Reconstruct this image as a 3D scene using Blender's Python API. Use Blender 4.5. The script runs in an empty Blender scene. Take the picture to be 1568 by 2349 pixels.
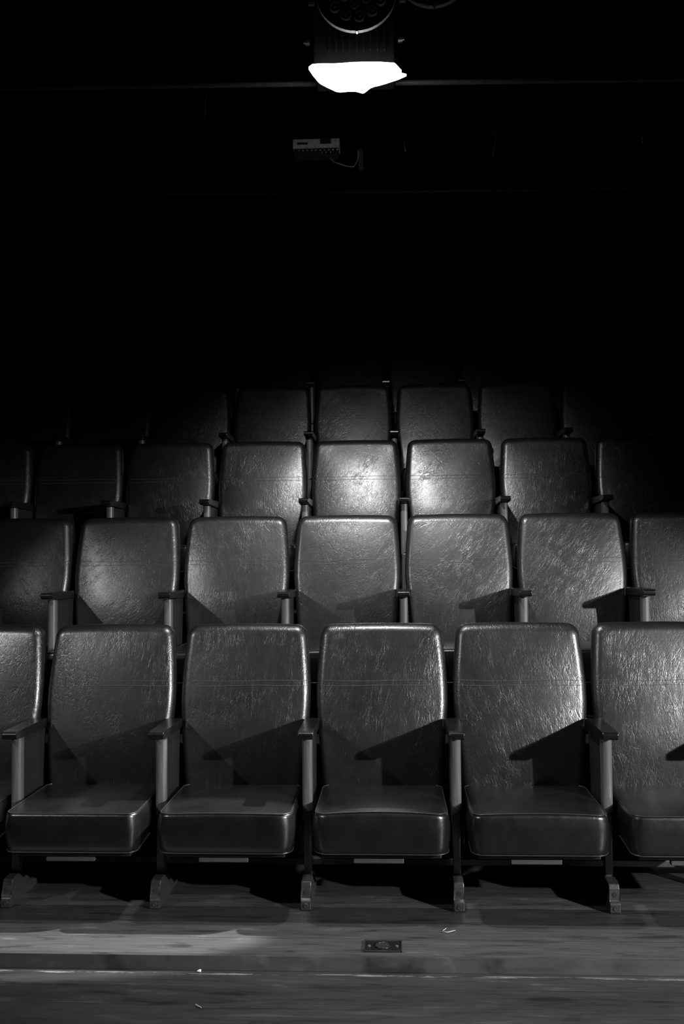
import bpy, bmesh, math, random
from mathutils import Vector, Matrix
S = bpy.context.scene
C = S.collection
PI = math.pi
random.seed(7)

# ------------------------------------------------------------------ camera
YAW, PITCH, ROLL = 0.05183, 0.04278, -0.0084
def make_camera():
    c, s = math.cos(YAW), math.sin(YAW)
    F = Vector((-s, c, 0)); R = Vector((c, s, 0)); U = Vector((0, 0, 1))
    F2 = F*math.cos(PITCH) + U*math.sin(PITCH); U2 = U*math.cos(PITCH) - F*math.sin(PITCH)
    R3 = R*math.cos(ROLL) + U2*math.sin(ROLL); U3 = U2*math.cos(ROLL) - R*math.sin(ROLL)
    cd = bpy.data.cameras.new('camera'); cam = bpy.data.objects.new('camera', cd); C.objects.link(cam)
    m = Matrix((R3, U3, -F2)).transposed().to_4x4(); m.translation = Vector((0.01576, -4.11013, 1.30239))
    cam.matrix_world = m
    cd.sensor_fit = 'VERTICAL'; cd.sensor_height = 36.0; cd.lens = 2300.6/2349*36.0
    cd.clip_start = .05; cd.clip_end = 60
    S.camera = cam
make_camera()

# ------------------------------------------------------------------ world, exposure, lights
S.view_settings.view_transform = 'Standard'; S.view_settings.look = 'None'
S.view_settings.gamma = 1; S.view_settings.use_curve_mapping = False
S.view_settings.exposure = 0.3
W = bpy.data.worlds.new('world'); S.world = W; W.use_nodes = True
W.node_tree.nodes['Background'].inputs[0].default_value = (1, 1, 1, 1)
W.node_tree.nodes['Background'].inputs[1].default_value = 0.0006

def spot(name, loc, aim, power, size, blend, radius):
    l = bpy.data.lights.new(name, 'SPOT'); l.energy = power; l.spot_size = math.radians(size)
    l.spot_blend = blend; l.shadow_soft_size = radius
    o = bpy.data.objects.new(name, l); C.objects.link(o); o.location = loc
    o.rotation_euler = (Vector(aim)-Vector(loc)).to_track_quat('-Z', 'Y').to_euler()
    return o
spot('key_spot_right', (4.15, -3.72, 2.15), (0.4, 0.05, 0.36), 1550, 41, .75, .045)
spot('second_spot_right', (5.1, -3.9, 2.75), (0.2, 0.1, 0.40), 300, 35, .6, .06)
spot('spot_left', (-3.3, -2.8, 2.93), (-0.5, 0.2, 0.55), 220, 44, .8, .05)
spot('hanging_fixture_beam', (-0.12, -0.36, 3.02), (-0.05, 1.75, 1.5), 175, 70, 1.0, .06)
spot('hanging_fixture_spill', (-0.12, -0.36, 2.98), (-0.12, 0.15, 0.9), 180, 104, .9, .07)
hb = spot('high_back_spot', (2.2, 0.60, 3.9), (-1.32, -0.66, 0.0), 2700, 17, .3, .03)
_d = (Vector((-1.32, -0.66, 0.0))-hb.location).normalized(); _x = (Vector((1, 0, 0))-_d*_d.x).normalized(); _y = (-_d).cross(_x)
hb.rotation_euler = Matrix((_x, _y, -_d)).transposed().to_euler(); hb.scale = (1, .32, 1)   # cone squashed by scale, shaped to give a narrow floor pool

# ------------------------------------------------------------------ materials
def g(v): return (v, v, v, 1)
def base_mat(name):
    m = bpy.data.materials.new(name); m.use_nodes = True
    nt = m.node_tree; b = nt.nodes['Principled BSDF']
    return m, nt, b
def N(nt, t, **kw):
    n = nt.nodes.new(t)
    for k, v in kw.items(): setattr(n, k, v)
    return n
def math_n(nt, op, a, b=None, clamp=False):
    n = N(nt, 'ShaderNodeMath', operation=op, use_clamp=clamp)
    for i, v in enumerate((a, b)):
        if v is None: continue
        if isinstance(v, (int, float)): n.inputs[i].default_value = v
        else: nt.links.new(v, n.inputs[i])
    return n.outputs[0]
def ramp(nt, fac, stops, interp='LINEAR'):
    n = N(nt, 'ShaderNodeValToRGB'); n.color_ramp.interpolation = interp
    el = n.color_ramp.elements
    while len(el) < len(stops): el.new(0.5)
    for e, (p, v) in zip(el, stops): e.position = p; e.color = g(v)
    nt.links.new(fac, n.inputs[0]); return n.outputs[0]
def noise(nt, vec, scale, detail=4, rough=.55, dist=0):
    n = N(nt, 'ShaderNodeTexNoise'); n.inputs['Scale'].default_value = scale
    n.inputs['Detail'].default_value = detail; n.inputs['Roughness'].default_value = rough
    n.inputs['Distortion'].default_value = dist
    nt.links.new(vec, n.inputs['Vector']); return n.outputs['Fac']
def simple(name, v, rough=.5, metal=0, bump=0, scale=60, spec=.5):
    m, nt, b = base_mat(name)
    b.inputs['Base Color'].default_value = g(v); b.inputs['Roughness'].default_value = rough
    b.inputs['Metallic'].default_value = metal; b.inputs['Specular IOR Level'].default_value = spec
    tc = N(nt, 'ShaderNodeTexCoord')
    f = noise(nt, tc.outputs['Object'], scale, 4)
    c = ramp(nt, f, [(.3, v*.75), (.7, v*1.2)]); nt.links.new(c, b.inputs['Base Color'])
    if bump:
        bp = N(nt, 'ShaderNodeBump'); bp.inputs['Strength'].default_value = bump; bp.inputs['Distance'].default_value = .001
        nt.links.new(f, bp.inputs['Height']); nt.links.new(bp.outputs[0], b.inputs['Normal'])
    return m

def leather(name, v, wrinkle, r0, r1):
    m, nt, b = base_mat(name); L = nt.links
    tc = N(nt, 'ShaderNodeTexCoord'); oi = N(nt, 'ShaderNodeObjectInfo')
    # shift the pattern per seat, so no two covers crease alike
    off = N(nt, 'ShaderNodeVectorMath', operation='SCALE'); off.inputs[0].default_value = (37, 53, 71)
    L.new(oi.outputs['Random'], off.inputs['Scale'])
    add = N(nt, 'ShaderNodeVectorMath', operation='ADD'); L.new(tc.outputs['Object'], add.inputs[0]); L.new(off.outputs[0], add.inputs[1])
    rot = N(nt, 'ShaderNodeVectorRotate', rotation_type='Y_AXIS'); L.new(tc.outputs['Object'], rot.inputs['Vector'])
    L.new(math_n(nt, 'MULTIPLY_ADD', oi.outputs['Random'], 1.6), rot.inputs['Angle'])
    add2 = N(nt, 'ShaderNodeVectorMath', operation='ADD'); L.new(rot.outputs[0], add2.inputs[0]); L.new(off.outputs[0], add2.inputs[1])
    st = N(nt, 'ShaderNodeVectorMath', operation='MULTIPLY'); st.inputs[1].default_value = (.55, 1, 1.35); L.new(add2.outputs[0], st.inputs[0])
    # crackle: three sizes of wandering polygon creases plus a few long wrinkles
    wv = N(nt, 'ShaderNodeTexNoise'); wv.inputs['Scale'].default_value = 22; wv.inputs['Detail'].default_value = 4; L.new(st.outputs[0], wv.inputs['Vector'])
    ws = N(nt, 'ShaderNodeVectorMath', operation='SCALE'); L.new(wv.outputs['Color'], ws.inputs[0]); ws.inputs['Scale'].default_value = .045
    wa = N(nt, 'ShaderNodeVectorMath', operation='ADD'); L.new(st.outputs[0], wa.inputs[0]); L.new(ws.outputs[0], wa.inputs[1])
    def crease(scale, width):
        vo = N(nt, 'ShaderNodeTexVoronoi', feature='DISTANCE_TO_EDGE'); vo.inputs['Scale'].default_value = scale; L.new(wa.outputs[0], vo.inputs['Vector'])
        return math_n(nt, 'SUBTRACT', 1.0, math_n(nt, 'DIVIDE', vo.outputs['Distance'], width, True), True)
    def patch(scale, lo, hi, a=.05):
        return ramp(nt, noise(nt, add.outputs[0], scale, 2), [(lo, a), (hi, 1.0)])
    f = noise(nt, st.outputs[0], 20, 2, .5, .6)
    rid = math_n(nt, 'SUBTRACT', 1.0, math_n(nt, 'DIVIDE', math_n(nt, 'ABSOLUTE', math_n(nt, 'SUBTRACT', f, .5)), .02, True), True)
    h = math_n(nt, 'MULTIPLY', math_n(nt, 'MULTIPLY', crease(38, .10), .7), patch(14, .42, .58))
    h = math_n(nt, 'ADD', h, math_n(nt, 'MULTIPLY', math_n(nt, 'MULTIPLY', crease(85, .14), .5), patch(20, .38, .56)))
    h = math_n(nt, 'ADD', h, math_n(nt, 'MULTIPLY', math_n(nt, 'MULTIPLY', rid, .6), patch(9, .46, .6)))
    h = math_n(nt, 'MULTIPLY', h, math_n(nt, 'MULTIPLY', patch(6, .35, .6, .3), -wrinkle))
    h = math_n(nt, 'ADD', h, math_n(nt, 'MULTIPLY', crease(210, .25), -.10))
    big = noise(nt, add.outputs[0], 9, 3)
    h = math_n(nt, 'ADD', h, math_n(nt, 'MULTIPLY', big, .55))
    bp = N(nt, 'ShaderNodeBump'); bp.inputs['Strength'].default_value = .85; bp.inputs['Distance'].default_value = .0011
    L.new(h, bp.inputs['Height']); L.new(bp.outputs[0], b.inputs['Normal'])
    wear = noise(nt, add.outputs[0], 5, 5, .6)
    col = ramp(nt, wear, [(.3, v*.72), (.7, v*1.3)])
    L.new(col, b.inputs['Base Color'])
    L.new(ramp(nt, noise(nt, add.outputs[0], 11, 5, .65), [(.32, r0), (.7, r1)]), b.inputs['Roughness'])
    b.inputs['Specular IOR Level'].default_value = .4
    b.inputs['Coat Weight'].default_value = .55; b.inputs['Coat Roughness'].default_value = .25; bc = N(nt, 'ShaderNodeBump'); bc.inputs['Strength'].default_value = .5; bc.inputs['Distance'].default_value = .0011; L.new(h, bc.inputs['Height']); L.new(bc.outputs[0], b.inputs['Coat Normal'])
    b.inputs['Coat IOR'].default_value = 1.55
    return m

def wood_floor(name, tones, edges, mul=1.0, rough=(.28, .5), paint=None, pale=None):
    """planks running along X; each board gets its own set tone"""
    m, nt, b = base_mat(name); L = nt.links
    tc = N(nt, 'ShaderNodeTexCoord'); sep = N(nt, 'ShaderNodeSeparateXYZ'); L.new(tc.outputs['Object'], sep.inputs[0])
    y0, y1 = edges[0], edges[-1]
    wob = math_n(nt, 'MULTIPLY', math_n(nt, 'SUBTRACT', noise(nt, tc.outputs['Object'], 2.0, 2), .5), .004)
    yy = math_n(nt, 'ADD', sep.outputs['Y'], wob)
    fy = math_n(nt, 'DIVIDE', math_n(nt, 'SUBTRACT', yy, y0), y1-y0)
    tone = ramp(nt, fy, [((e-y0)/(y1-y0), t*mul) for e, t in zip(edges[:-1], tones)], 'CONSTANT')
    stv = N(nt, 'ShaderNodeVectorMath', operation='MULTIPLY'); stv.inputs[1].default_value = (2, 45, 8); L.new(tc.outputs['Object'], stv.inputs[0])
    grain = noise(nt, stv.outputs[0], 2.2, 6, .65, .4)
    st2 = N(nt, 'ShaderNodeVectorMath', operation='MULTIPLY'); st2.inputs[1].default_value = (3, 15, 4); L.new(tc.outputs['Object'], st2.inputs[0])
    blot = noise(nt, st2.outputs[0], 1.7, 5, .6, .3)
    c = math_n(nt, 'MULTIPLY', tone, ramp(nt, grain, [(.3, .7), (.7, 1.25)]))
    c = math_n(nt, 'MULTIPLY', c, ramp(nt, blot, [(.32, .5), (.44, 1.0), (.60, 1.0), (.70, 1.7)]))
    gap = None
    for e in edges[1:-1]:
        a = math_n(nt, 'ABSOLUTE', math_n(nt, 'SUBTRACT', yy, e))
        s = math_n(nt, 'DIVIDE', a, .0028, True)
        gap = s if gap is None else math_n(nt, 'MULTIPLY', gap, s)
    if gap is not None: c = math_n(nt, 'MULTIPLY', c, math_n(nt, 'ADD', math_n(nt, 'MULTIPLY', gap, .75), .25))
    if paint is not None:   # broken line of old white paint in the joint
        py, pw = paint
        a = math_n(nt, 'ABSOLUTE', math_n(nt, 'SUBTRACT', yy, py))
        on = math_n(nt, 'LESS_THAN', a, pw)
        st3 = N(nt, 'ShaderNodeVectorMath', operation='MULTIPLY'); st3.inputs[1].default_value = (3, 30, 1); L.new(tc.outputs['Object'], st3.inputs[0])
        br = ramp(nt, noise(nt, st3.outputs[0], 1.6, 6, .75), [(.5, 0), (.56, 1)])
        k = math_n(nt, 'MULTIPLY', on, br)
        mx = N(nt, 'ShaderNodeMix', data_type='FLOAT'); L.new(k, mx.inputs[0]); L.new(c, mx.inputs[2]); mx.inputs[3].default_value = .2
        c = mx.outputs[0]
    L.new(c, b.inputs['Base Color'])
    L.new(ramp(nt, blot, [(.3, rough[0]), (.7, rough[1])]), b.inputs['Roughness'])
    bp = N(nt, 'ShaderNodeBump'); bp.inputs['Strength'].default_value = .35; bp.inputs['Distance'].default_value = .0015
    hh = grain if gap is None else math_n(nt, 'ADD', math_n(nt, 'MULTIPLY', grain, .4), gap)
    L.new(hh, bp.inputs['Height']); L.new(bp.outputs[0], b.inputs['Normal'])
    return m

def wood(name, v, rough, scale=(40, 40, 3)):
    m, nt, b = base_mat(name); L = nt.links
    tc = N(nt, 'ShaderNodeTexCoord'); st = N(nt, 'ShaderNodeVectorMath', operation='MULTIPLY'); st.inputs[1].default_value = scale
    L.new(tc.outputs['Object'], st.inputs[0])
    f = noise(nt, st.outputs[0], 1.6, 6, .6, .6)
    L.new(ramp(nt, f, [(.3, v*.6), (.7, v*1.35)]), b.inputs['Base Color'])
    b.inputs['Roughness'].default_value = rough
    bp = N(nt, 'ShaderNodeBump'); bp.inputs['Strength'].default_value = .15; bp.inputs['Distance'].default_value = .0006
    L.new(f, bp.inputs['Height']); L.new(bp.outputs[0], b.inputs['Normal'])
    return m
def emit(name, v, strength):
    m, nt, b = base_mat(name)
    b.inputs['Base Color'].default_value = g(v); b.inputs['Roughness'].default_value = .6
    b.inputs['Emission Color'].default_value = g(1); b.inputs['Emission Strength'].default_value = strength
    return m

M = {}
M['leather_back'] = leather('cracked_black_leather', .006, .65, .38, .46)
M['leather_seat'] = leather('smooth_black_leather', .004, .12, .30, .42)
M['stitch'] = simple('grey_stitching', .035, .6)
M['piping'] = simple('worn_leather_piping', .02, .4)
M['shell'] = simple('black_seat_shell', .005, .4)
M['arm_wood'] = wood('dark_varnished_wood', .005, .24, (60, 5, 60))
M['panel_wood'] = wood('brown_panel_wood', .007, .5, (40, 40, 2.5))
M['post_wood'] = wood('worn_post_wood', .07, .42, (50, 50, 3))
M['steel'] = simple('painted_steel', .06, .33, .2, .2, 40)
M['foot'] = simple('worn_cast_foot', .03, .42, .3, .5, 90)
M['hole'] = simple('black_hole', .004, .9)
M['bright_steel'] = simple('scuffed_bright_steel', .35, .35, .8)
M['black_metal'] = simple('matt_black_housing', .012, .5, .2)
M['wall'] = simple('black_painted_wall', .004, .9, spec=.1)
M['riser'] = simple('black_riser', .006, .8, spec=.1)
M['bar'] = simple('dull_grey_pipe', .12, .5, .3)
M['dark_bar'] = simple('dark_pipe', .05, .6, .3)
M['rim'] = simple('glossy_black_rim', .25, .4)
M['lens'] = simple('led_lens_glass', .9, .25)
M['gel'] = emit('glowing_diffusion_gel', .8, 5)
M['white_plastic'] = simple('grey_white_plastic', .7, .6)
M['cable'] = simple('grey_cable_rubber', .4, .5)
M['brass'] = simple('tarnished_plate_metal', .03, .3, .6, .6, 120)
M['paper'] = simple('white_paper', .75, .8)
M['scrap'] = simple('grey_scrap', .32, .7)
M['carpet'] = simple('black_step_covering', .012, .9, bump=.6, scale=200, spec=.1)

# ------------------------------------------------------------------ mesh helpers
def mesh(name, verts, faces, mat, parent=None, smooth=False, loc=None):
    me = bpy.data.meshes.new(name); me.from_pydata([tuple(v) for v in verts], [], faces)
    bm = bmesh.new(); bm.from_mesh(me); bmesh.ops.recalc_face_normals(bm, faces=bm.faces); bm.to_mesh(me); bm.free()
    if smooth: me.shade_smooth()
    if mat: me.materials.append(mat)
    o = bpy.data.objects.new(name, me); C.objects.link(o)
    if parent: o.parent = parent
    if loc: o.location = loc
    return o
def bmobj(name, bm, mat, parent=None, smooth=False):
    bmesh.ops.recalc_face_normals(bm, faces=bm.faces)
    me = bpy.data.meshes.new(name); bm.to_mesh(me); bm.free()
    if smooth: me.shade_smooth()
    me.materials.append(mat)
    o = bpy.data.objects.new(name, me); C.objects.link(o)
    if parent: o.parent = parent
    return o
def add_box(bm, x0, x1, y0, y1, z0, z1, bev=0, seg=2):
    r = bmesh.ops.create_cube(bm, size=1)
    for v in r['verts']:
        v.co = Vector(((x0+x1)/2+v.co.x*(x1-x0), (y0+y1)/2+v.co.y*(y1-y0), (z0+z1)/2+v.co.z*(z1-z0)))
    if bev:
        es = list({e for v in r['verts'] for e in v.link_edges})
        bmesh.ops.bevel(bm, geom=es, offset=bev, segments=seg, profile=.5, affect='EDGES')
    return bm
def box(name, x0, x1, y0, y1, z0, z1, mat, parent=None, bev=0, seg=2):
    return bmobj(name, add_box(bmesh.new(), x0, x1, y0, y1, z0, z1, bev, seg), mat, parent)
def add_cyl(bm, p, d, r, h, seg=20, r2=None):
    d = Vector(d).normalized()
    m = d.to_track_quat('Z', 'Y').to_matrix().to_4x4(); m.translation = Vector(p)+d*h/2
    bmesh.ops.create_cone(bm, cap_ends=True, segments=seg, radius1=r, radius2=r if r2 is None else r2, depth=h, matrix=m)
def cyl(name, p, d, r, h, mat, parent=None, seg=20, r2=None, smooth=False):
    bm = bmesh.new(); add_cyl(bm, p, d, r, h, seg, r2); return bmobj(name, bm, mat, parent, smooth)
def add_tube(bm, pts, r, seg=8, closed=False):
    pts = [Vector(p) for p in pts]; n = len(pts); rings = []
    for i, p in enumerate(pts):
        a = pts[(i-1) % n] if (closed or i > 0) else p
        b = pts[(i+1) % n] if (closed or i < n-1) else p
        t = (b-a).normalized(); up = Vector((0, 0, 1)) if abs(t.z) < .9 else Vector((0, 1, 0))
        u = t.cross(up).normalized(); v = u.cross(t)
        rings.append([bm.verts.new(p+u*math.cos(2*PI*k/seg)*r+v*math.sin(2*PI*k/seg)*r) for k in range(seg)])
    m = n if closed else n-1
    for i in range(m):
        A, B = rings[i], rings[(i+1) % n]
        for k in range(seg): bm.faces.new((A[k], A[(k+1) % seg], B[(k+1) % seg], B[k]))
    if not closed: bm.faces.new(rings[0]); bm.faces.new(rings[-1][::-1])
def tube(name, pts, r, mat, parent=None, seg=8, closed=False):
    bm = bmesh.new(); add_tube(bm, pts, r, seg, closed); return bmobj(name, bm, mat, parent, True)
def prism_x(name, prof, x0, x1, mat, parent=None, bev=0):
    """profile in (y,z) extruded along x"""
    bm = bmesh.new()
    A = [bm.verts.new((x0, y, z)) for y, z in prof]; B = [bm.verts.new((x1, y, z)) for y, z in prof]
    n = len(prof)
    bm.faces.new(A); bm.faces.new(B[::-1])
    for i in range(n): bm.faces.new((A[i], A[(i+1) % n], B[(i+1) % n], B[i]))
    if bev: bmesh.ops.bevel(bm, geom=list(bm.edges), offset=bev, segments=2, profile=.5, affect='EDGES')
    return bmobj(name, bm, mat, parent)
def loft(rings, close_first=True, close_last=True):
    V = []; Fc = []; n = len(rings[0])
    for r in rings: V += r
    for k in range(len(rings)-1):
        for i in range(n):
            j = (i+1) % n
            Fc.append((k*n+i, k*n+j, (k+1)*n+j, (k+1)*n+i))
    if close_first: Fc.append(tuple(range(n)))
    if close_last: Fc.append(tuple((len(rings)-1)*n+i for i in range(n)))
    return V, Fc
def empty(name, loc=(0, 0, 0)):
    o = bpy.data.objects.new(name, None); C.objects.link(o); o.location = loc; o.empty_display_size = .1; return o
def tag(o, label, cat, group=None):
    o['label'] = label; o['category'] = cat
    if group: o['group'] = group
    return o
def struct(o): o['kind'] = 'structure'; return o
def copy_tree(o, parent=None):
    c = o.copy(); C.objects.link(c); c.parent = parent
    for ch in o.children: copy_tree(ch, c)
    return c

# ------------------------------------------------------------------ room
P, R_ = .91394, .48868            # row spacing and rise
fl = wood_floor('plank_floor', [.30, .26, .13, .24, .15, .12], [-.79, -.65, -.505, -.35, -.22, -.05, .2], .21)  # from the step edge: two pale boards, one dark, one pale, two dark
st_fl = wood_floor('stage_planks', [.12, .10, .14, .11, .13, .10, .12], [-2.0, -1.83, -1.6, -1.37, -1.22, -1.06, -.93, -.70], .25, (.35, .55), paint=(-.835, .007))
edge_m = wood_floor('step_edge_wood', [.12, .12], [-1.2, -.3, .3], .35, (.4, .6))
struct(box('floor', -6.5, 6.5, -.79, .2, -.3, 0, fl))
struct(box('trim_1', -6.5, 6.5, -.806, -.79, -.3, -.0005, edge_m))
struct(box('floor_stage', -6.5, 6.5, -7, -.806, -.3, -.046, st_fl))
for k in range(1, 6):
    y0 = .2+(k-1)*P; y1 = y0+P if k < 5 else 7.5
    o = box('floor_tier', -6.5, 6.5, y0, y1, -.3, k*R_, M['carpet']); struct(o)
struct(box('wall_back', -6.7, 6.7, 7.5, 7.7, -.3, 5.6, M['wall']))
struct(box('wall_left', -6.7, -6.5, -7, 7.5, -.3, 5.6, M['wall']))
struct(box('wall_right', 6.5, 6.7, -7, 7.5, -.3, 5.6, M['wall']))
struct(box('wall_front', -6.7, 6.7, -7.2, -7, -.3, 5.6, M['wall']))
struct(box('ceiling', -6.7, 6.7, -7.2, 7.7, 5.6, 5.8, M['wall']))

# ------------------------------------------------------------------ theatre seat
SW = .56; LEAN = .22
def yb(z): return LEAN*(z-.745) + .35*max(0, .62-z)**2   # front face of the backrest
BZ0, BZ1 = .33, 1.0116
HW = [(.33, .238), (.45, .247), (.60, .260), (.70, .2685), (.76, .2685), (.84, .2645), (.93, .257), (1.012, .249)]
def lerp_tab(t, z):
    if z <= t[0][0]: return t[0][1]
    for (a, va), (b, vb) in zip(t, t[1:]):
        if z <= b:
            k = (z-a)/(b-a); return va+(vb-va)*k
    return t[-1][1]
def back_outline(inset=0, r=.048):
    """closed outline in (x,z), counter-clockwise, with equal point count for every inset"""
    z0, z1 = BZ0+inset, BZ1-inset; r = max(.008, r-inset)
    hw = lambda z: lerp_tab(HW, z)-inset
    pts = []
    nv = 26; nc = 8; nh = 14
    side = [z0+r+(z1-r-z0-r)*i/nv for i in range(nv+1)]
    right = [(hw(z), z) for z in side]
    h1 = hw(z1-r); tr = [(h1-r+r*math.cos(a), z1-r+r*math.sin(a)) for a in [PI/2*i/nc for i in range(1, nc+1)]]
    top = [((h1-r)*(1-2*i/nh), z1) for i in range(1, nh)]
    h0 = hw(z0+r); bl = [(-(h0-r)-r*math.sin(a), z0+r-r*math.cos(a)) for a in [PI/2*(1-i/nc) for i in range(1, nc+1)]]
    # crowned top edge
    pts = right + tr + top
    pts += [(-x, z) for x, z in reversed(tr)] + [(-x, z) for x, z in reversed(right)]
    pts += bl + [(-(h0-r)*(1-2*i/nh), z0) for i in range(1, nh)] + [(-x, z) for x, z in reversed(bl)]
    crown = lambda x, z: z + (.006*(1-(x/.25)**2) if z > z1-r*1.1 else 0)*min(1, max(0, (z-(z1-r*1.1))/(r*1.1)))
    return [(x, crown(x, z)) for x, z in pts]
def pillow(x, z, rim=.037):
    u = min(1, abs(x)/(lerp_tab(HW, z)-rim)); v = min(1, abs(z-.67)/(.3416-rim))
    return .012*(1-u**2.6)*(1-v**3)
def build_back(parent):
    T = .062; rings = []
    rim = .037
    levels = [(.012, .0), (.003, .004), (0, .012)]
    for d, y in levels: rings.append([(x, yb(z)+T-y, z) for x, z in back_outline(d)])
    for i in range(0, 9):
        a = PI/2*i/8; d = rim*(1-math.cos(a)); y = rim*(1-math.sin(a))
        rings.append([(x, yb(z)+y, z) for x, z in back_outline(d)])
    base = back_outline(rim); cz = .67
    for s in (.95, .88, .8, .7, .6, .49, .38, .27, .16, .06):
        pr = []
        for x, z in base:
            X = x*s; Z = cz+(z-cz)*s
            pr.append((X, yb(Z)-pillow(X, Z), Z))
        rings.append(pr)
    V, F = loft(rings)
    o = mesh('backrest', V, F, M['leather_back'], parent, True)
    # double row of stitching across the back, thin raised threads following the surface
    for k, z in enumerate((.790, .771)):
        bm = bmesh.new(); h = lerp_tab(HW, z); pts = []
        for i in range(41):
            t = -1+2*i/40; X = t*(h-.002)
            rr = max(0, abs(X)-(h-rim)); yy = rim-math.sqrt(max(0, rim**2-rr**2)) if rr > 0 else 0
            bulge = pillow(X, z)
            pts.append((X, yb(z)+yy-bulge-.0002, z+.0015*math.sin(t*4+k)))
        add_tube(bm, pts, .0011, 6)
        bmobj('stitching', bm, M['stitch'], o, True)
    # curved plywood shell behind the pad
    rings = []
    for d, y in ((.02, 0.0), (.006, .002), (.004, .012), (.02, .016)):
        rings.append([(x, yb(z)+T+y, z) for x, z in back_outline(d)])
    V, F = loft(rings); mesh('back_shell', V, F, M['shell'], parent, True)
    return o

def seat_outline(hw, y0, y1, r, taper=.0, n=8):
    pts = []
    def corner(cx, cy, a0):
        return [(cx+r*math.cos(a0+PI/2*i/n), cy+r*math.sin(a0+PI/2*i/n)) for i in range(n+1)]
    pts += corner(hw-r, y0+r, -PI/2)
    m = 10
    pts += [(hw, y0+r+(y1-y0-2*r)*i/m) for i in range(1, m)]
    pts += corner(hw-r, y1-r, 0)
    pts += [((hw-r)*(1-2*i/14), y1) for i in range(1, 14)]
    pts += corner(-hw+r, y1-r, PI/2)
    pts += [(-hw, y1-r-(y1-y0-2*r)*i/m) for i in range(1, m)]
    pts += corner(-hw+r, y0+r, PI)
    pts += [(-(hw-r)*(1-2*i/14), y0) for i in range(1, 14)]
    return pts
def build_seat(parent, variant):
    """variant: (crown of the top, bulge of the front edge, edge radius, corner radius)"""
    crown, arch, er, cr = variant
    y0, y1 = -.515, -.045
    zb = lambda y: .237+max(0, y-y0)*.06
    def top(x, y):
        return .380 + arch*(1-(x/.25)**2)*(1 if y < -.42 else max(0, 1-(y+.42)/.25)) + .006*(y-y0)
    rings = []; OL = lambda d: seat_outline(.242-d, y0+d, y1-d, max(.006, cr-d))
    sl = lambda x, y, t: (x*(1-.012*(1-t)), y+.006*(1-t) if y < -.42 else y)
    def lev(d, t, dz=0):
        out = []
        for x, y in OL(d):
            z = zb(y)+(top(x, y)-zb(y))*t+dz
            bul = .007*math.sin(PI*min(1, max(0, t)))
            X, Y = sl(x, y, t)
            nx = x/.242; ny = (y-(y0+y1)/2)/.245
            out.append((X+bul*nx*abs(nx)**3, Y+(bul*ny if abs(ny) > .9 else 0), z))
        return out
    rings += [lev(.03, 0, .0), lev(.012, 0, 0), lev(.003, 0, .004), lev(0, .06, 0)]
    for t in (.2, .4, .6, .75): rings.append(lev(0, t))
    for i in range(7):
        a = PI/2*i/6
        rings.append(lev(er*(1-math.cos(a)), 1, -er*(1-math.sin(a))))
    base = rings[-1]; cx, cy = 0, (y0+y1)/2
    for s in (.95, .88, .78, .66, .5, .34, .18, .06):
        rings.append([(x*s, cy+(y-cy)*s, top(x*s, cy+(y-cy)*s)+crown*(1-min(1, abs(x*s/.235))**2.4)*(1-min(1, abs((y-cy)*s/.235))**2.4)) for x, y, z in base])
    V, F = loft(rings)
    o = mesh('seat', V, F, M['leather_seat'], parent, True)
    # welt round the top edge and round the bottom edge
    bm = bmesh.new(); add_tube(bm, [(x, y, z+.0008) for x, y, z in lev(er*.35, 1, -er*.1)], .0018, 6, True)
    add_tube(bm, lev(-.0012, .03), .0022, 6, True)
    bmobj('piping', bm, M['piping'], o, True)
    p = box('seat_pan', -.215, .215, -.48, -.07, .219, .241, M['shell'], parent, .004)
    bm = bmesh.new(); add_box(bm, -.10, .08, -.47, -.445, .198, .216, .003); add_box(bm, -.12, .10, -.42, -.41, .205, .216, .002)
    bmobj('support_bar', bm, M['steel'], p)
    for s in (-1, 1):
        prism_x('hinge_bracket', [(-.2, .215), (-.15, .27), (-.09, .25), (-.12, .19), (-.17, .185)], s*.247-.003, s*.247+.003, M['steel'], parent, .001)
    return o

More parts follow.
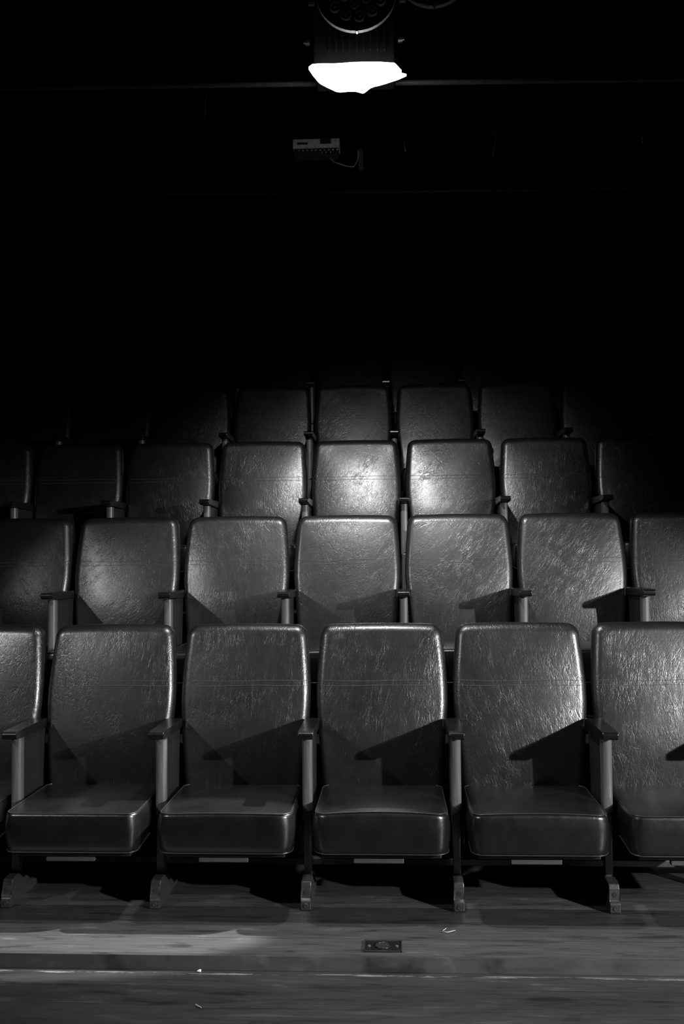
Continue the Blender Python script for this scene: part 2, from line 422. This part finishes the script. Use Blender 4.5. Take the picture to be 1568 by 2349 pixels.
def build_standard(parent, xc, seed=0):
    """armrest, side panel, wooden post, steel leg and cast foot at local x = xc"""
    # arm: rounded nose, slightly deeper towards the back
    prof = []
    yf = -.367; zt, zb_ = .645, .615
    prof += [(-.032, zt), (-.06, zt+.001)]
    prof += [(yf+.03, zt), (yf+.012, zt-.001)]
    for i in range(1, 6):
        a = PI/2*i/6; prof.append((yf+.012-.012*math.sin(a), zt-.001-.012+.012*math.cos(a)))
    prof += [(yf+.001, zb_+.008), (yf+.006, zb_+.002), (yf+.016, zb_), (-.25, zb_-.002), (-.032, zb_-.008)]
    arm = prism_x('armrest', prof, xc-.0285, xc+.0285, M['arm_wood'], parent, .0028)
    # panel between armrest and seat
    prism_x('side_panel', [(-.272, .607), (-.272, .33), (-.25, .29), (-.06, .29), (-.03, .33), (.0, .607)], xc-.012, xc+.014, M['panel_wood'], parent, .002)
    # round-nosed post, cut on the slant at its foot
    n = 10; V = []; F = []
    ring = [(xc-.019+.003, -.262)]
    ring = [(xc-.019, -.262)] + [(xc-.019*math.cos(PI*i/n), -.288-.012*math.sin(PI*i/n)) for i in range(n+1)] + [(xc+.019, -.262)]
    top = [(x, y, .609) for x, y in ring]; bot = [(x, y, .335+(x-xc)*.55) for x, y in ring]
    V, F = loft([bot, top]); mesh('post', V, F, M['post_wood'], parent, False)
    # steel leg and foot
    leg = prism_x('leg', [(-.291, .095), (-.296, .13), (-.296, .33), (-.27, .345), (-.06, .34), (-.06, .31), (-.24, .25), (-.252, .095)], xc-.0135, xc+.0135, M['steel'], parent, .003)
    foot = prism_x('foot', [(-.386, 0), (-.390, .004), (-.390, .034), (-.384, .040), (-.378, .042), (-.374, .085), (-.366, .1), (-.262, .106), (-.245, .085), (-.14, .028), (-.08, .012), (-.08, 0)],
                   xc-.019, xc+.019, M['foot'], leg, .003)
    d = Vector((0, -1, .07)).normalized()
    cyl('bolt_hole', (xc+.001, -.3745, .064), d, .0085, .0035, M['hole'], leg, 16)
    cyl('bolt', (xc, -.387, .019), (0, -1, 0), .011, .006, M['foot'], leg, 14, r2=.008)
    return arm

VARIANTS = [(.006, .0, .014, .04), (.010, .004, .016, .045), (.014, .012, .018, .05), (.012, .008, .017, .045)]
def make_seat(v):
    r = empty('theatre_seat'); build_back(r); build_seat(r, VARIANTS[v]); build_standard(r, -SW/2)
    return r
ORD = ['first', 'second', 'third', 'fourth', 'fifth', 'sixth', 'seventh', 'eighth', 'ninth', 'tenth', 'eleventh']
# per row: x of gap 0, first and last seat index, name of the row
ROWS = [(-1.44232, -1, 4, 'front row'), (-1.62348, -1, 5, 'second row'), (-2.16763, -1, 6, 'third row'),
        (-2.21721, -1, 7, 'fourth row'), (-1.71341, -2, 6, 'dim fifth row')]
LOOK = {(0, -1): 'half cut off by the left picture edge', (0, 0): 'with lit wood panel at left arm', (0, 1): 'crossed arm shadows on back',
        (0, 2): 'bulging cushion, behind the metal floor plate', (0, 3): 'paper scrap under its cushion', (0, 4): 'cut by the right picture edge'}
protos = {}
placed = []
jr = random.Random(3)
for k, (x0, i0, i1, rn) in enumerate(ROWS):
    cnt = i1-i0+1
    for q, i in enumerate(range(i0, i1+1)):
        v = {(0, -1): 1, (0, 0): 0, (0, 1): 1, (0, 2): 2, (0, 3): 3, (0, 4): 0}.get((k, i), (i*3+k) % 4)
        if v not in protos: protos[v] = make_seat(v); o = protos[v]
        else: o = copy_tree(protos[v])
        o.location = (x0+(i+.5)*SW, k*P, k*R_)
        placed.append(o)
        if i == i1: o['end'] = 1
        if k == 0: lab = 'black leather theatre seat in the front row, ' + LOOK[(0, i)]
        else:
            place = 'leftmost, cut by the picture edge' if q == 0 else ('rightmost, cut by the picture edge' if q == cnt-1 else ORD[q]+' from the left')
            lab = 'black leather seat in the %s, %s' % (rn, place)
        tag(o, lab, 'theatre seat', 'theatre seats in the '+rn)
for o in placed:
    if 'end' in o: del o['end']; build_standard(o, SW/2)

# beam under the front seats
tag(box('seat_rail', -2.2, 2.0, -.01, .03, .052, .078, M['steel'], None, .003), 'long dark steel rail running under the front row cushions', 'rail')

# ------------------------------------------------------------------ floor plate and scraps
fp = empty('floor_plate', (-.036, -.717, 0)); tag(fp, 'small rectangular metal socket plate set in the plank floor before the front row', 'floor plate')
bm = bmesh.new(); add_box(bm, -.063, .063, -.047, .047, 0, .003, .001); bmobj('plate', bm, M['brass'], fp)
bm = bmesh.new()
for (a, b, c, d) in ((-.063, .063, -.047, -.043), (-.063, .063, .043, .047), (-.063, -.059, -.047, .047), (.059, .063, -.047, .047)): add_box(bm, a, b, c, d, .003, .0055, .0005)
bmobj('rim', bm, M['foot'], fp)
cyl('socket_lid', (0, 0, .003), (0, 0, 1), .026, .002, M['hole'], fp, 24)
tube('lid_ring', [(.026*math.cos(a*PI/12), .026*math.sin(a*PI/12), .005) for a in range(24)], .002, M['brass'], fp, 6, True)
for s in (-1, 1): cyl('screw', (s*.046, 0, .003), (0, 0, 1), .0055, .002, M['bright_steel'], fp, 12)
def scrap(name, loc, pts, label, mat, h=.002, curl=.004):
    V = [(x, y, .0006+curl*((i % 3)/2)) for i, (x, y) in enumerate(pts)]; n = len(V)
    V2 = [(x, y, z+h) for x, y, z in V]
    F = [tuple(range(n)), tuple(range(2*n-1, n-1, -1))]+[(i, (i+1) % n, n+(i+1) % n, n+i) for i in range(n)]
    o = mesh(name, V+V2, F, mat, None, False, loc); tag(o, label, 'litter', 'small scraps littering the floor'); return o
scrap('paper_scrap', (-.632, -.822, -.046), [(-.007, 0), (-.004, -.006), (.003, -.007), (.007, -.004), (.006, .006), (.002, .002), (-.004, .005)], 'tiny bright white chip lying at the step edge', M['paper'], .003)
scrap('wood_splinter', (-.585, -1.074, -.046), [(-.012, .012), (-.009, .013), (-.003, 0), (.012, -.008), (.01, -.012), (-.006, -.002)], 'small pale curved sliver on the lower floor near the picture bottom', M['scrap'])
tube('wire_sliver', [(.168, -.575, .003), (.178, -.562, .004), (.182, -.548, .003)], .0014, M['scrap'])
tag(bpy.data.objects['wire_sliver'], 'short upright grey sliver of litter on the planks right of floor plate', 'litter', 'small scraps littering the floor')
tube('tape_curl', [(.165, -.586, .003), (.185, -.594, .005), (.205, -.580, .005), (.212, -.570, .003)], .0017, M['scrap'])
tag(bpy.data.objects['tape_curl'], 'curled pale strip of litter on the planks right of the floor plate', 'litter', 'small scraps littering the floor')
bm = bmesh.new(); bmesh.ops.create_icosphere(bm, subdivisions=2, radius=.016)
rr = random.Random(5)
for v in bm.verts: v.co = Vector((v.co.x*.8, v.co.y, v.co.z*1.1))*(.65+.6*rr.random()); v.co.z = max(v.co.z, -.014)
o = bmobj('crumpled_paper', bm, M['scrap']); o.location = (.72, -.01, .092)
tag(o, 'crumpled bit of pale paper on the rail under a front row cushion', 'litter')

# ------------------------------------------------------------------ hanging lamps, pipes and boxes
def pipe(name, a, b, r, mat, label):
    bm = bmesh.new(); add_tube(bm, [a, b], r, 20); o = bmobj(name, bm, mat, None, True); tag(o, label, 'pipe'); return o
pipe('lighting_pipe', (-6.4, -.2, 3.300), (6.4, -.2, 3.045), .010, M['bar'], 'long horizontal lighting pipe passing behind the glowing stage lamp')
pipe('ceiling_pipe', (-6.4, 1.5, 3.452), (6.4, 1.5, 3.262), .008, M['dark_bar'], 'faint thin pipe far behind, below the grey connector box')

# glowing fresnel lamp
f = empty('stage_lamp', (-.117, -.4, 3.4)); tag(f, 'box-shaped stage lamp with brightly glowing crumpled white gel under it', 'stage lamp')
def F_(name, bm, mat, p=f, smooth=False): o = bmobj(name, bm, mat, p, smooth); return o
bx = lambda bm, x0, x1, y0, y1, z0, z1, bv=0: add_box(bm, x0+.117, x1+.117, y0+.4, y1+.4, z0-3.4, z1-3.4, bv)
bm = bmesh.new(); bx(bm, -.27, .037, -.42, -.22, 3.135, 3.42, .006); hous = F_('housing', bm, M['black_metal'])
bm = bmesh.new()
for i in range(9): xx = -.212+i*.026; bx(bm, xx, xx+.006, -.436, -.42, 3.19, 3.335, .001)
F_('cooling_fin', bm, M['black_metal'], f)
for s, xx in ((-1, -.285), (1, .047)):
    bm = bmesh.new(); bx(bm, xx-.003, xx+.003, -.35, -.31, 3.20, 3.80, .001); F_('yoke_arm', bm, M['black_metal'])
    bm = bmesh.new(); add_cyl(bm, (xx+.117+s*.003, -.33+.4+0, 3.279-3.4), (s, 0, 0), .013, .018, 12); add_cyl(bm, (xx+.117+s*.018, .07, 3.279-3.4), (s, 0, 0), .006, .01, 10); F_('yoke_knob', bm, M['bright_steel'])
bm = bmesh.new(); bx(bm, -.285, .047, -.35, -.31, 3.80, 3.81); F_('yoke_bridge', bm, M['black_metal'])
bm = bmesh.new(); add_cyl(bm, (0, .085, -.275), (0, .35, -.9), .07, .02, 28); F_('lens', bm, M['gel'])
# crumpled gel: a bent, folded sheet with real thickness
TOPL = [(-.281, 3.103), (-.268, 3.112), (-.15, 3.1095), (-.082, 3.112), (.036, 3.107), (.048, 3.092), (.06, 3.078)]
BOTL = [(-.281, 3.095), (-.267, 3.073), (-.242, 3.042), (-.211, 3.023), (-.18, 3.006), (-.165, 3.0035), (-.135, 3.0065), (-.109, 3.005), (-.08, 2.995), (-.05, 3.019), (0.0, 3.031), (.04, 3.043), (.06, 3.066)]
def sheet(xa, xb, topf, botf, yf, n=48, m=8, th=.0015):
    V = []; F = []
    for side in (0, 1):
        for i in range(n+1):
            x = xa+(xb-xa)*i/n; zt = topf(x); zb2 = botf(x)
            for j in range(m+1):
                t = j/m; V.append((x+.117, yf(x, t)+side*th+.4, zt+(zb2-zt)*t-3.4))
    K = (n+1)*(m+1); ix = lambda s, i, j: s*K+i*(m+1)+j
    for i in range(n):
        for j in range(m):
            F.append((ix(0, i, j), ix(0, i+1, j), ix(0, i+1, j+1), ix(0, i, j+1))); F.append((ix(1, i, j), ix(1, i, j+1), ix(1, i+1, j+1), ix(1, i+1, j)))
    for i in range(n):
        for j in (0, m): F.append((ix(0, i, j), ix(0, i+1, j), ix(1, i+1, j), ix(1, i, j)))
    for j in range(m):
        for i in (0, n): F.append((ix(0, i, j), ix(0, i, j+1), ix(1, i, j+1), ix(1, i, j)))
    return V, F
V, F = sheet(-.281, .06, lambda x: lerp_tab(TOPL, x), lambda x: lerp_tab(BOTL, x), lambda x, t: -.495-.006*math.sin(PI*(x+.281)/.341)+.008*t*t+.0015*math.sin(x*60+t*3))
gel = mesh('diffusion_gel', V, F, M['gel'], f, True)
V, F = sheet(-.06, .078, lambda x: 3.031+(x+.06)*.36 if x < .045 else 3.0688-(x-.045)*.35, lambda x: 3.021+(x+.06)*.22 if x < .045 else 3.044+(x-.045)*.35, lambda x, t: -.505+.012*t+.003*math.sin(x*50), 20, 3)
mesh('folded_gel_edge', V, F, M['gel'], gel, True)

# round LED lamps
def led_lamp(loc, label, R=.145, pitch=0):
    o = empty('led_lamp', loc); tag(o, label, 'stage lamp')
    bm = bmesh.new(); add_cyl(bm, (0, .004, 0), (0, 1, 0), R*.96, .02, 40, R*.86); add_cyl(bm, (0, .024, 0), (0, 1, 0), R*.84, .09, 40, R*.5); bmobj('body', bm, M['black_metal'], o)
    bm = bmesh.new(); n = 48
    prof = [(R*.965, -.004), (R, -.004), (R, .014), (R*.965, .014)]
    rings = [[(rad*math.cos(2*PI*i/n), y, rad*math.sin(2*PI*i/n)) for i in range(n)] for rad, y in prof]; rings.append(rings[0])
    V, F = loft(rings, False, False); mesh('rim', V, F, M['rim'], o, False)
    px = R/92.0
    spots = [(0, 0)]+[(30*px*math.cos(PI/3*i+.4), 30*px*math.sin(PI/3*i+.4)) for i in range(6)]+[(60*px*math.cos(PI/6*i+.12), 60*px*math.sin(PI/6*i+.12)) for i in range(12)]
    for x, z in spots:
        rr = [(12.5*px, .006), (12.5*px, -.010), (10.5*px, -.012), (9*px, -.007), (6*px, -.006), (4*px, -.011), (1.5*px, -.012)]
        rings = [[(x+a*math.cos(2*PI*i/20), y, z+a*math.sin(2*PI*i/20)) for i in range(20)] for a, y in rr]
        V, F = loft(rings); mesh('led_lens', V, F, M['lens'], o, True)
    cyl('rim_latch', (.002, -.015, -R-.002), (0, 1, 0), .006, .02, M['bright_steel'], o, 10)
    for s in (-1, 1):
        bm = bmesh.new(); add_box(bm, s*(R+.012)-.003, s*(R+.012)+.003, .04, .07, -.01, .42, .001); bmobj('yoke_arm', bm, M['black_metal'], o)
        cyl('yoke_knob', (s*(R+.012), .055, 0), (s, 0, 0), .016, .02, M['black_metal'], o, 12)
    return o
led_lamp((-.1, -.605, 3.316), 'round LED lamp with many small lenses, hanging just above the glowing gel')
led_lamp((.189, -.28, 3.575), 'unlit round LED lamp at the top edge, right of the other')

# connector box with its cable
cb = empty('connector_box', (-.338, .62, 3.25)); tag(cb, 'small grey connector box with a row of shiny plugs, hanging below the lamp', 'connector box')
box('case', -.112, .112, -.02, .06, .0, .045, M['white_plastic'], cb, .003)
box('connector_panel', -.106, .106, -.015, .05, -.034, .0, M['black_metal'], cb, .002)
for i in range(10): cyl('connector', (-.083+i*.0205, -.015, -.010), (0, -1, -.2), .0032, .008, M['bright_steel'], cb, 10)
for i in range(3): cyl('connector', (.028+i*.0205, -.015, -.021), (0, -1, -.2), .0024, .007, M['bright_steel'], cb, 10)
box('label_patch', -.09, -.04, -.0212, -.02, .018, .028, M['black_metal'], cb)
box('label_patch', .02, .072, -.0212, -.02, .019, .043, M['black_metal'], cb)
tube('hanging_hook', [(.012, -.024, .075), (.013, -.026, .05), (.017, -.028, .030), (.022, -.028, .036)], .0018, M['bright_steel'], cb, 6)
cp = [(-.272, .62, 3.218), (-.268, .615, 3.20), (-.255, .61, 3.184), (-.235, .60, 3.172), (-.202, .60, 3.160), (-.178, .60, 3.1535), (-.160, .60, 3.1535), (-.150, .60, 3.165), (-.140, .60, 3.182), (-.136, .60, 3.21), (-.136, .60, 3.235)]
tag(tube('cable', cp, .0028, M['cable'], None, 8), 'thin grey cable looping down from the connector box to hanging tag', 'cable')
tg = empty('hanging_tag', (-.124, .61, 3.23)); tag(tg, 'narrow dark grey tag hanging beside the cable loop', 'tag')
bm = bmesh.new(); add_box(bm, -.0115, .0115, -.003, .003, -.09, 0, .001); bmobj('strip', bm, M['dark_bar'], tg); cyl('clip', (0, -.004, .008), (0, 1, 0), .008, .01, M['dark_bar'], tg, 12)
# dark truss that carries the box, cables and clamps
pipe('support_pipe', (-6.4, .66, 3.352), (6.4, .66, 3.297), .015, M['wall'], 'nearly black pipe the connector box hangs from')
bm = bmesh.new(); add_tube(bm, [(0, 0.02, .04), (0, 0, .0), (.001, -.004, -.02), (.004, -.004, -.032)], .0035, 6); add_cyl(bm, (.004, -.004, -.046), (0, 0, 1), .006, .014, 10)
o = bmobj('pipe_hook', bm, M['bright_steel'], None, True); o.location = (.085, .63, 3.275); tag(o, 'tiny pale hook on the dark pipe, right of the cable', 'hook', 'small hooks on the dark pipe')
for loc, lab in (((1.205, .63, 3.285), 'tiny hook at the far right of the dark pipe'),):
    c = o.copy(); C.objects.link(c); c.location = loc; c['label'] = lab
tag(tube('dangling_wire', [(-.716, -.2, 3.165), (-.722, -.205, 3.12), (-.722, -.205, 3.075), (-.724, -.206, 3.055)], 0.0022, M['dark_bar'], None, 6), 'tiny faint wire end dangling from the lighting pipe, far left of the lamp', 'wire')
tag(tube('hanging_cable', [(.50, .6, 3.33), (.513, .6, 3.30), (.514, .6, 3.26), (.509, .6, 3.22), (.50, .6, 3.18)], .004, M['dark_bar'], None, 8), 'dark cable hanging from the pipe right of the lamp', 'cable')
